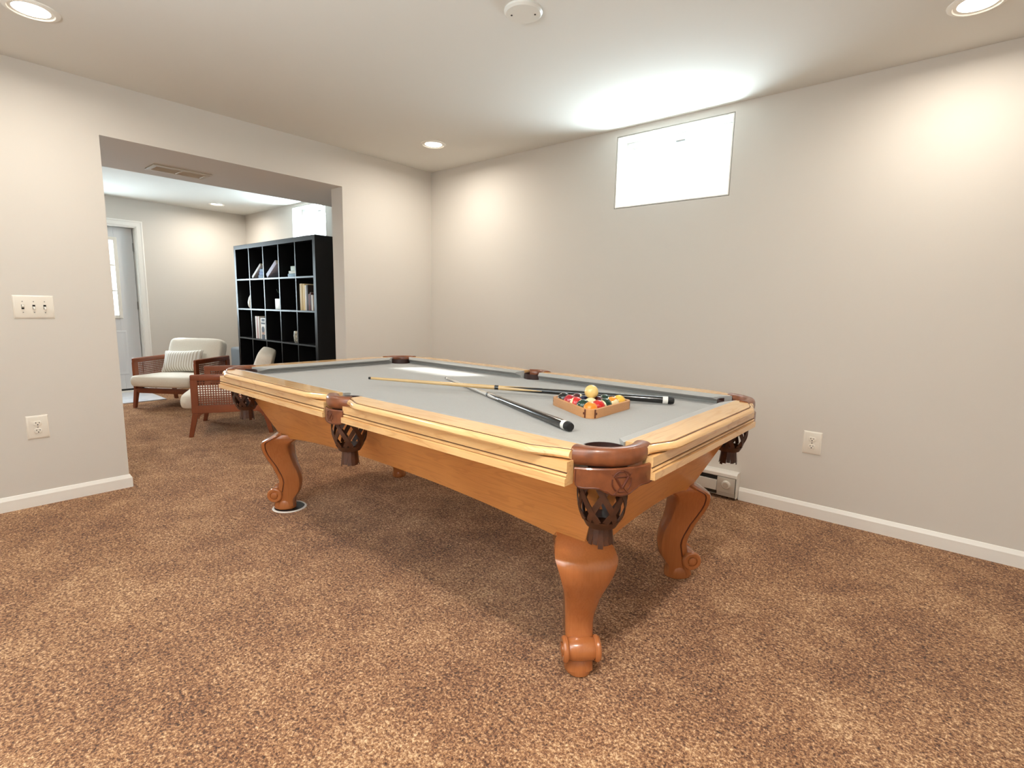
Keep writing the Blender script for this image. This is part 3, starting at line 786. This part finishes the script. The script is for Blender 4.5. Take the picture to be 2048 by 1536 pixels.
# ------------------------------------------------------------------ cues
def cue(p_tip, p_butt, label, style):
    a, b = Vector(p_tip), Vector(p_butt); L = (b-a).length
    r = thing('pool_cue', label, 'pool cue', a, 0, 'pool cues on the table'); r.rotation_mode = 'QUATERNION'
    r.rotation_quaternion = Vector((1,0,0)).rotation_difference(b-a)
    rb = lambda t: .0062 + (.0165-.0062)*t**1.05
    def seg(t0, t1, name, m, n=8, e=0):
        MB().lathe([(0,t0*L)]+[(rb(t0+(t1-t0)*k/n)+e, (t0+(t1-t0)*k/n)*L) for k in range(n+1)]+[(0,t1*L)], n=20, axis='x').obj(name, m, r)
    seg(0,.009,'tip',M['rubber']); seg(.009,.026,'ferrule',M['ash'] if style == 'ash' else M['ivory'])
    J = .445 if style == 'ash' else .462
    seg(.026,J,'shaft',M['ash'] if style == 'ash' else M['greycue'])
    seg(J,J+.013,'joint_ring',M['black'],e=.0006)
    K = .60 if style == 'ash' else .57
    seg(J+.013,K,'forearm',M['ash'] if style == 'ash' else M['greycue'])
    # pointed inlay from forearm into the black butt
    seg(K,.966,'butt',M['black'])
    m = MB()
    for k in range(4):
        a_ = pi/4+k*pi/2; n = 6; rs = []
        for i in range(n+1):
            t = K - (.12 if style == 'ash' else .085)*(1-i/n)
            wa = .02+.68*i/n; R_ = rb(t)+.0004
            rs.append([(t*L, R_*cos(a_+q*wa), R_*sin(a_+q*wa)) for q in (-1,-.5,0,.5,1)] + [(t*L,(R_-.002)*cos(a_+q*wa),(R_-.002)*sin(a_+q*wa)) for q in (1,0,-1)])
        m.rings(rs)
    m.obj('point_inlay', M['black'], r)
    seg(.966,.981,'butt_ring',M['ivory'],e=.0004)
    MB().lathe([(0,.981*L),(.0166,.981*L),(.0168,.990*L),(.014,.998*L),(.008,L),(0,L)], n=20, axis='x').obj('bumper', M['rubber'], r)
cue((1.759,-1.412,ZC+.0072), (2.994,-1.977,ZC+.0178), 'pool cue with a pale grey shaft under the other cue, butt towards the camera', 'grey')
cue((1.716,-1.894,ZC+.0445), (3.028,-1.219,ZC+.0190), 'pool cue with a tan maple shaft, lying across the other cue and behind the rack', 'ash')

# ------------------------------------------------------------------ rack and balls
AX = radians(121); RA = Vector((2.940,-1.773)); ax = Vector((cos(AX), sin(AX)))
RK = thing('ball_rack', 'wooden triangle rack holding the racked balls on the grey cloth', 'rack', (RA.x,RA.y,ZC+.0006))
def rounded_tri(off, Rr, n=7):
    """triangle with apex at origin shifted inward by off, corner radius Rr, axis along ax"""
    side = .372 - 2*sqrt(3)*off
    a0 = ax*2*off
    e1 = Vector((cos(AX+pi/6), sin(AX+pi/6))); e2 = Vector((cos(AX-pi/6), sin(AX-pi/6)))
    V = [a0, a0+e2*side, a0+e1*side]; C = (V[0]+V[1]+V[2])/3; pts = []
    for p in V:
        d = (C-p).normalized(); c = p + d*2*Rr; b = atan2(-d.y,-d.x)
        pts += [(c.x+Rr*cos(b-pi/3+2*pi/3*k/n), c.y+Rr*sin(b-pi/3+2*pi/3*k/n)) for k in range(n+1)]
    return pts
po, pi_ = rounded_tri(0,.034), rounded_tri(.011,.024)
h = .036
rs = [[(x,y,0) for x, y in po], [(x,y,h-.002) for x, y in po], [(x*.0+x,y,h) for x, y in rounded_tri(.002,.032)], [(x,y,h) for x, y in rounded_tri(.009,.026)], [(x,y,h-.002) for x, y in pi_], [(x,y,0) for x, y in pi_]]
MB().rings(rs, loop=True).obj('frame', M['rackwood'], RK, angle=30)
for vtx in range(3):
    base_i = vtx*8
    for j in (1, 5):
        p0 = Vector(po[base_i+j]); p1 = Vector(po[base_i+j+1]); t = (p1-p0).normalized(); nn = Vector((t.y,-t.x)); c = (p0+p1)/2
        if (c - ax*.215).dot(nn) < 0: nn = -nn
        m = MB(); m.obox((c.x,c.y,h*.5), (t.x*.0035,t.y*.0035,0), (nn.x*.0006,nn.y*.0006,0), (0,0,h*.46))
        m.obox((c.x+t.x*.006*(1 if j==5 else -1),c.y+t.y*.006*(1 if j==5 else -1),h*.5), (t.x*.003,t.y*.003,0), (nn.x*.0006,nn.y*.0006,0), (0,0,h*.12))
        m.obj('corner_key', M['walnutkey'], RK)
BD = .0570; BR = BD/2
front = RA + ax*(2*.011+2*BR+.0008)
e1 = Vector((cos(AX+pi/6), sin(AX+pi/6))); e2 = Vector((cos(AX-pi/6), sin(AX-pi/6)))
def ball_mat(name, rgb, stripe):
    m = mat(name, rgb, .08, coat=.6); 
    nt = m.node_tree; b = nt.nodes['Principled BSDF']; L = nt.links.new
    tc = nt.nodes.new('ShaderNodeTexCoord'); sp = nt.nodes.new('ShaderNodeSeparateXYZ'); L(tc.outputs['Object'], sp.inputs[0])
    if stripe:
        ab = nt.nodes.new('ShaderNodeMath'); ab.operation = 'ABSOLUTE'; L(sp.outputs[0], ab.inputs[0])
        gt = nt.nodes.new('ShaderNodeMath'); gt.operation = 'GREATER_THAN'; gt.inputs[1].default_value = .0145; L(ab.outputs[0], gt.inputs[0])
        mx = nt.nodes.new('ShaderNodeMix'); mx.data_type = 'RGBA'; mx.inputs[6].default_value = lin(rgb); mx.inputs[7].default_value = lin((240,226,180))
        L(gt.outputs[0], mx.inputs[0]); L(mx.outputs[2], b.inputs['Base Color'])
    return m
C_ = {'orange':(232,140,40),'green':(10,52,34),'red':(196,34,30),'yellow':(240,190,72),'crimson':(164,22,36),'navy':(18,22,52),'maroon':(66,14,22),'black':(10,12,16),'purple':(52,24,70)}
ROWS = [[('orange',0)], [('green',0),('red',0)], [('red',1),('yellow',1),('green',1)], [('crimson',0),('navy',0),('maroon',0),('orange',1)], [('black',0),('maroon',1),('purple',0),('green',0),('yellow',0)]]
LBL = {(0,0):'orange billiard ball at the front corner of the triangle rack',
 (1,0):'dark green billiard ball next to the orange corner ball, on its left', (1,1):'solid red billiard ball next to the orange corner ball, on its right',
 (2,0):'red and cream striped billiard ball along the left side of the rack', (2,1):'yellow striped cream billiard ball in the middle of the rack, under the cue ball', (2,2):'green and cream striped billiard ball along the right side of the rack',
 (3,0):'crimson billiard ball beside the black ball along the left side of the rack', (3,1):'navy blue billiard ball inside the rack behind the cue ball, on its left', (3,2):'dark maroon billiard ball inside the rack behind the cue ball, on its right', (3,3):'orange striped billiard ball beside the yellow ball along the right side of the rack',
 (4,0):'black billiard ball at the left corner of the triangle rack', (4,1):'maroon striped billiard ball in the back row beside the black ball', (4,2):'purple billiard ball in the middle of the back row, behind the cue ball', (4,3):'dark green solid billiard ball in the back row beside the yellow ball', (4,4):'solid yellow billiard ball at the right corner of the triangle rack'}
def sphere_mesh(name):
    bm = bmesh.new(); bmesh.ops.create_uvsphere(bm, u_segments=32, v_segments=20, radius=BR); me = bpy.data.meshes.new(name); bm.to_mesh(me); bm.free()
    for p in me.polygons: p.use_smooth = True
    return me
bmats = {}
pos_b = {}
for i, row in enumerate(ROWS):
    for j, (c, st) in enumerate(row):
        p = front + (e1*(i-j) + e2*j)*(BD+.0003); pos_b[(i,j)] = p
        if (c,st) not in bmats: bmats[(c,st)] = ball_mat(('striped_' if st else 'solid_')+c, C_[c], st)
        me = sphere_mesh('billiard_ball'); me.materials.append(bmats[(c,st)])
        o = bpy.data.objects.new('billiard_ball', me); COL.objects.link(o); o.location = (p.x,p.y,ZC+BR+.0006)
        o.rotation_euler = (random.uniform(-.5,.5), random.uniform(-.3,.3), {(2,0):radians(205),(2,2):radians(75),(3,3):radians(165)}.get((i,j), random.uniform(0,6)))
        if (i,j) == (2,1): o.rotation_euler = (0,radians(90),0)
        tag(o, LBL[(i,j)], 'billiard ball', 'racked billiard balls')
me = sphere_mesh('cue_ball'); me.materials.append(ball_mat('cue_ball_ivory', (240,206,130), 0))
cb_ = (pos_b[(2,1)]+pos_b[(3,1)]+pos_b[(3,2)])/3
o = bpy.data.objects.new('cue_ball', me); COL.objects.link(o); o.location = (cb_.x,cb_.y,ZC+.0006+BR+BD*sqrt(2/3)+.0002)
tag(o, 'ivory yellow cue ball resting on top of the racked balls', 'cue ball')

# ------------------------------------------------------------------ armchairs
CW, CD = .75, .61                  # over the posts
def armchair(loc, rz, label):
    """local frame: front faces -y, x to the chair's own left as seen from the front (right of picture when facing us)"""
    r = thing('armchair', label, 'armchair', loc, rz, 'cream and walnut armchairs in the next room')
    hx, hy = CW/2, CD/2
    AZ = .555; pt = .032; pw = .055
    for sx in (-1, 1):
        # arm frame: rounded top rail with posts and lower rail (one mitred frame)
        m = MB(); x0, x1 = sorted((sx*hx, sx*(hx-pt)))
        m.rbox(x0,-hy,.50,x1,hy,AZ,.012); m.box(x0+.001,-hy+.0,.212,x1-.001,hy-.002,.282)
        m.box(x0+.0005,-hy+.001,.275,x1-.0005,-hy+pw,.51); m.box(x0+.0005,hy-pw,.275,x1-.0005,hy-.001,.51)
        af = m.obj('arm_frame', M['chairwood'], r, bevel=.004)
        # cane panel
        c = MB(); n1, n2 = 25, 11; y0, y1, z0, z1 = -hy+pw-.002, hy-pw+.002, .278, .504; xc = sx*(hx-pt/2)
        for k in range(n1+1):
            y = y0+(y1-y0)*k/n1; c.box(xc-.0022,y-.0042,z0,xc+.0002,y+.0042,z1)
        for k in range(n2+1):
            z = z0+(z1-z0)*k/n2; c.box(xc-.0002,y0,z-.0042,xc+.0022,y1,z+.0042)
        c.obj('cane_panel', M['chairwood'], af)
        for sy in (-1, 1):
            a = .0275; cx, cy = sx*(hx-.0175), sy*(hy-.0275); dx, dy = (sx*.0, sy*.028)
            rs = []
            for z, k, w in ((0,1.6,.018),(.2125,0,.0235)):
                rs.append([(cx+dx*k-w*.8,cy+dy*k-w,z),(cx+dx*k+w*.8,cy+dy*k-w,z),(cx+dx*k+w*.8,cy+dy*k+w,z),(cx+dx*k-w*.8,cy+dy*k+w,z)])
            MB().rings(rs).obj('leg', M['chairwood'], r, bevel=.003)
            b = MB(); pts = [(0,0),(.055,0),(.034,-.008),(.014,-.026),(.007,-.050),(0,-.050)]
            b.rings([[(cx-.010, cy-sy*(.018+p), .2125+z) for p, z in pts],[(cx+.010, cy-sy*(.018+p), .2125+z) for p, z in pts]]).obj('bracket', M['chairwood'], r)
    MB().rbox(-hx+pt,-hy+.004,.166,hx-pt,-hy+.034,.220,.004).obj('front_rail', M['chairwood'], r)
    MB().rbox(-hx+pt,hy-.034,.166,hx-pt,hy-.004,.220,.004).obj('back_rail', M['chairwood'], r)
    # cushions
    def cushion(sx, sy, sz, puff, name, loc, rot):
        bm = bmesh.new(); bmesh.ops.create_cube(bm, size=2); bmesh.ops.subdivide_edges(bm, edges=bm.edges[:], cuts=7, use_grid_fill=True)
        for v in bm.verts:
            x, y, z = v.co
            f = lambda q: math.copysign(abs(q), q)
            k = .86+.14*(1-max(abs(x),abs(y))**6)
            zz = z*k*(1+puff*(1-x*x)*(1-y*y))
            rr = 1-.045*(z*z); ex = 1-.05*(y**8); ey = 1-.05*(x**8)
            X, Y = x*sx*rr*ex, y*sy*rr*ey
            if name == 'seat_cushion' and loc[1]+Y < -hy-.012: X *= 1+.11*min(1,(-hy-.012-loc[1]-Y)/.012)
            v.co = Vector((X, Y, zz*sz))
        me = bpy.data.meshes.new(name); bm.to_mesh(me); bm.free()
        for p in me.polygons: p.use_smooth = True
        me.materials.append(M['linen']); o = bpy.data.objects.new(name, me); COL.objects.link(o); o.parent = r; o.location = loc; o.rotation_euler = rot
        s = o.modifiers.new('sub', 'SUBSURF'); s.levels = 1; s.render_levels = 1
    cushion(hx-pt-.004, .365, .070, .10, 'seat_cushion', (0,-.045,.298), (radians(-2),0,0))
    cushion(hx-pt-.006, .225, .075, .08, 'back_cushion', (0,hy-.065,.530), (radians(72),0,0))
    return r
def face(theta): return theta
# chair 1: width direction (.877,.48); chair 2: width direction (-.884,.465) seen from its front
c1 = armchair((-2.840,-1.316, 0), radians(36), 'cream armchair with walnut cane arms and a striped pillow, near the far door')
c2o = Vector((-1.154,-1.816)) ; wv = Vector((-.884,.465)); bv = Vector((.465,.884))
cc = c2o + wv*.335 + bv*.325 + Vector((.03,0))
c2 = dup(c1, (cc.x,cc.y,0), atan2(-wv.y,-wv.x)+pi*0, 'cream cane-armed armchair turned side-on, partly hidden behind the pool table')
c2.rotation_euler = (0,0,atan2(bv.y,bv.x)-pi/2)

# striped lumbar pillow on the first chair
def pillow():
    bm = bmesh.new(); bmesh.ops.create_cube(bm, size=2); bmesh.ops.subdivide_edges(bm, edges=bm.edges[:], cuts=9, use_grid_fill=True)
    for v in bm.verts:
        x, y, z = v.co; t = (1-x**4)*(1-y**4)
        v.co = Vector((x*.235*(1-.06*(1-y*y)), y*.135*(1-.10*(1-x*x)), z*(.006+.062*max(t,0)**.6)))
    me = bpy.data.meshes.new('throw_pillow'); bm.to_mesh(me); bm.free()
    for p in me.polygons: p.use_smooth = True
    m = mat('striped_pillow_cloth', (238,236,230), .9, spec=.1, bump=(300,.2,.001)); nt = m.node_tree; b = nt.nodes['Principled BSDF']; L = nt.links.new
    tc = nt.nodes.new('ShaderNodeTexCoord'); sp = nt.nodes.new('ShaderNodeSeparateXYZ'); L(tc.outputs['Object'], sp.inputs[0])
    mu = nt.nodes.new('ShaderNodeMath'); mu.operation = 'MULTIPLY'; mu.inputs[1].default_value = 2*pi/.030; L(sp.outputs[0], mu.inputs[0])
    si = nt.nodes.new('ShaderNodeMath'); si.operation = 'SINE'; L(mu.outputs[0], si.inputs[0])
    mr = nt.nodes.new('ShaderNodeMapRange'); mr.inputs[1].default_value = .1; mr.inputs[2].default_value = .5; L(si.outputs[0], mr.inputs[0])
    mx = nt.nodes.new('ShaderNodeMix'); mx.data_type = 'RGBA'; mx.inputs[6].default_value = lin((240,238,232)); mx.inputs[7].default_value = lin((202,194,180)); L(mr.outputs[0], mx.inputs[0]); L(mx.outputs[2], b.inputs['Base Color'])
    me.materials.append(m); o = bpy.data.objects.new('throw_pillow', me); COL.objects.link(o)
    s = o.modifiers.new('sub', 'SUBSURF'); s.levels = 1; s.render_levels = 1
    Mc = Matrix.Translation(c1.location) @ Matrix.Rotation(c1.rotation_euler.z, 4, 'Z')
    o.matrix_world = Mc @ Matrix.Translation((-.05,.060,.496)) @ Matrix.Rotation(radians(66),4,'X') @ Matrix.Rotation(radians(3),4,'Z')
    tag(o, 'white lumbar pillow with beige stripes on the armchair near the far door', 'pillow')
pillow()

# grey upholstered block behind the bookcase end
o = MB().rbox(-.40,-.25,.0,.40,.25,.60,.03).obj('ottoman', M['greyfab']); o.location = (-3.02,-.32,0)
tag(o, 'slate grey upholstered block showing at the left end of the bookcase', 'ottoman')

# ------------------------------------------------------------------ bookcase
BX0, BX1, BY0, BY1, BZ = -2.560, -.735, -.800, -.410, 1.835
PXB, PZB = .350, .3335
BK = thing('bookcase', 'large black cube bookcase of open compartments under the next room window', 'bookcase', (BX0,BY0,0))
Wb = BX1-BX0; Db = BY1-BY0; st = .046; dv = .016
cw = (Wb-2*st-4*dv)/5
MB().box(0,0,BZ-st,Wb,Db,BZ).obj('top', M['espresso'], BK, bevel=.001)
for x in (0, Wb-st): MB().box(x,0,0,x+st,Db,BZ-st).obj('side_panel', M['espresso'], BK, bevel=.001)
zs = [BZ-st-(k+1)*(PZB) for k in range(4)]    # shelf tops
zfloor = zs[3]-PZB
MB().box(st,0,0,Wb-st,Db,zfloor).obj('plinth', M['espresso'], BK)
for z in zs: MB().box(st,0,z-dv,Wb-st,Db-.006,z).obj('shelf', M['espresso'], BK)
xd = [st+(k+1)*cw+k*dv for k in range(4)]
for x in xd: MB().box(x,.0008,zfloor,x+dv,Db-.0062,BZ-st).obj('divider', M['espresso'], BK)
MB().box(st,Db-.006,zfloor,Wb-st,Db,BZ-st).obj('back_panel', M['espresso'], BK)
def cell(c, r_):   # left x, floor z (world) of column c, row r_ (0 = top)
    x = st + c*(cw+dv); return BX0+x, zs[r_]
def book(x0, y0, z0, w, d, h, rgb, label, lean=0, page=True, group=None):
    """upright book: spine towards -y"""
    r = thing('book', label, 'book', (x0,y0,z0), 0, group)
    MB().rbox(0,0,0,w,d,h,.002,2).obj('cover', mat('cover_cloth', rgb, .55), r)
    MB().box(.002,.003,h-.0004,w-.002,d-.002,h+.0012).obj('pages', M['pages'], r)
    if lean: r.rotation_euler = (0,lean,0); r.location.z += w*sin(lean)
    return r
def flat(x0, y0, z0, w, d, h, rgb, label, group=None, rz=0):
    r = thing('book', label, 'book', (x0,y0,z0), rz, group)
    MB().rbox(0,0,0,w,d,h,.002,2).obj('cover', mat('cover_cloth', rgb, .55), r)
    MB().box(w-.002,.004,.003,w+.001,d-.004,h-.003).obj('pages', M['pages'], r)
    return r
M['pages'] = mat('book_pages', (232,224,204), .8)
yb = BY0+.010
# top row
x, z = cell(1,0)
book(x+.030, yb, z+.001, .030,.17,.25,(238,240,242),'white book leaning at a slant in the top row of the bookcase, second compartment', radians(58), group='books in the top row')
for k, (wd_, c) in enumerate(((.135,(70,110,150)),(.125,(60,100,170)),(.120,(84,124,168)))):
    flat(x+cw-.004-wd_, yb+.0+.005*k, z+.001+k*.0335, wd_,.19,.033,c,['grey blue book at the bottom of the stack beside the slanted white book','bright blue book in the middle of the stack beside the slanted white book','dusty blue book on top of the stack beside the slanted white book'][k],'books in the top row')
x, z = cell(2,0)
book(x+.030, yb, z+.001, .048,.19,.26,(206,208,232),'thick pale lavender book leaning at a slant in the middle top compartment', radians(58), group='books in the top row')
x, z = cell(3,0)
for k, (wd_, h_, c, l) in enumerate(((.165,.030,(120,158,184),'blue grey book at the bottom of the small stack in the top row'),(.155,.028,(222,228,220),'cream book in the middle of the small stack in the top row'),(.125,.046,(196,214,204),'thick pale green book on top of the small stack in the top row'))):
    flat(x+cw-.006-wd_, yb+.006*k, z+.001+(0,.031,.060)[k], wd_,.18,h_,c,l,'books in the top row')
r = thing('trinket', 'small grey trinket on the pale green book in the top row', 'trinket', (x+cw-.06,yb+.08,z+.1075)); MB().lathe([(0,0),(.022,0),(.026,.008),(.014,.018),(.018,.03),(0,.034)], n=16).obj('figure', M['greyfab'], r)
# second row
x, z = cell(0,1)
o = MB().lathe([(0,0),(.045,0),(.062,.03),(.066,.07),(.055,.12),(.034,.16),(.026,.185),(.03,.195),(0,.195)], n=28).obj('vase', M['white']); o.location = (x+cw-.070, yb+.06, z+.0005)
tag(o, 'white rounded vase at the left of the second row, partly behind a divider', 'vase')
def plantpot(loc, name, label, potmesh, potmat, leaf, n, sp):
    r = thing(name, label, 'plant', loc)
    potmesh.obj('pot', potmat, r)
    m = MB()
    for k in range(n):
        a = random.uniform(0,2*pi); L_ = random.uniform(.6,1)*sp; t = random.uniform(.2,1.0)
        b0 = Vector((0,0,leaf)); b1 = Vector((cos(a)*L_*t*.7, sin(a)*L_*t*.7, leaf+L_*(1.05-.5*t)))
        m.tube([b0,(b0+b1)/2+Vector((0,0,.02)),b1], .0015, 5)
        d = (b1-b0).normalized(); s_ = d.cross(Vector((0,0,1))).normalized()*.016; ln = d*.045
        u_ = Vector((0,0,.004))
        m.add([b1-ln*.3, b1+s_+u_, b1+ln, b1-s_+u_, b1-ln*.3-u_*.4, b1+s_+u_*.6, b1+ln-u_*.4, b1-s_+u_*.6],[(0,1,2,3),(7,6,5,4),(0,4,5,1),(1,5,6,2),(2,6,7,3),(3,7,4,0)])
    m.obj('foliage', mat('plant_leaf', (70,92,60), .5), r)
x, z = cell(2,1)
plantpot((x+cw-.092, yb+.075, z+.0005), 'potted_plant', 'small leafy plant in a square white pot in the second row', MB().rbox(-.062,-.062,0,.062,.062,.115,.006), M['white'], .11, 16, .105)
x, z = cell(4,1)
bx_ = x+.045
for w_, h_, c, l in ((.062,.262,(206,180,120),'thick tan book, first of the upright row in the right column'),(.034,.258,(228,204,140),'pale yellow book beside the thick tan book'),(.026,.246,(240,238,230),'narrow white book beside the pale yellow book'),(.036,.250,(44,34,28),'tall black book between the white and red brown books'),(.030,.160,(110,50,32),'short red brown book in the right column'),(.024,.176,(70,34,28),'dark maroon book beside the short red brown book'),(.030,.152,(226,220,212),'short off-white book at the right end of the upright row')):
    book(bx_, yb, z+.0005, w_, .19, h_, c, l, group='upright books in the second row'); bx_ += w_+.0012
# third row
x, z = cell(1,2)
bx_ = x+.060
for w_, h_, c, l in ((.036,.250,(236,232,226),'tall white book at the left of the third row books'),(.026,.246,(196,150,146),'pinkish book between the two white books in the third row'),(.030,.248,(240,238,234),'white book in the middle of the third row books')):
    book(bx_, yb, z+.0005, w_, .20, h_, c, l, group='books in the third row'); bx_ += w_+.0012
r = thing('magazine', 'magazine with a dark figure on its white cover, facing out in the third row', 'magazine', (bx_+.004,yb+.01,z+.0005))
MB().box(0,0,0,.128,.012,.235).obj('cover', mat('cover_white', (232,228,222), .4), r)
m = MB(); m.lathe([(0,0),(.03,0),(.036,-.0009),(.0,-.001)], (.066,0,.075), 18, 'y'); m.obj('cover_portrait', mat('cover_skin', (176,132,104), .5), r)
m = MB(); m.box(.03,-.0012,.0,.105,-.0002,.05); m.lathe([(0,-.0003),(.034,-.0003),(.034,-.0014),(0,-.0014)], (.066,0,.106), 18, 'y'); m.box(.025,-.0008,.165,.115,-.0002,.185); m.box(.035,-.0008,.195,.11,-.0002,.225); m.obj('cover_print', mat('cover_ink', (40,40,52), .5), r)
x, z = cell(3,2)
plantpot((x+cw-.094, yb+.07, z+.0005), 'potted_plant', 'small plant in a patterned cream pot in the third row', MB().lathe([(0,0),(.052,0),(.062,.02),(.066,.08),(.060,.12),(.052,.12),(.05,.105),(0,.105)], n=26), mat('speckled_pot', (222,216,196), .4, var=(45,(60,60,56),.9)), .105, 14, .085)
book(x+cw-.016, yb+.02, z+.0005, .014,.18,.225,(150,170,178),'thin grey blue book beside the patterned pot in the third row', group='books in the third row')

# ------------------------------------------------------------------ view
S.view_settings.view_transform = 'Standard'; S.view_settings.look = 'None'; S.view_settings.gamma = 1; S.view_settings.exposure = .08
S.view_settings.use_curve_mapping = False
S.cycles.max_bounces = 8; S.cycles.diffuse_bounces = 5; S.cycles.sample_clamp_indirect = 4
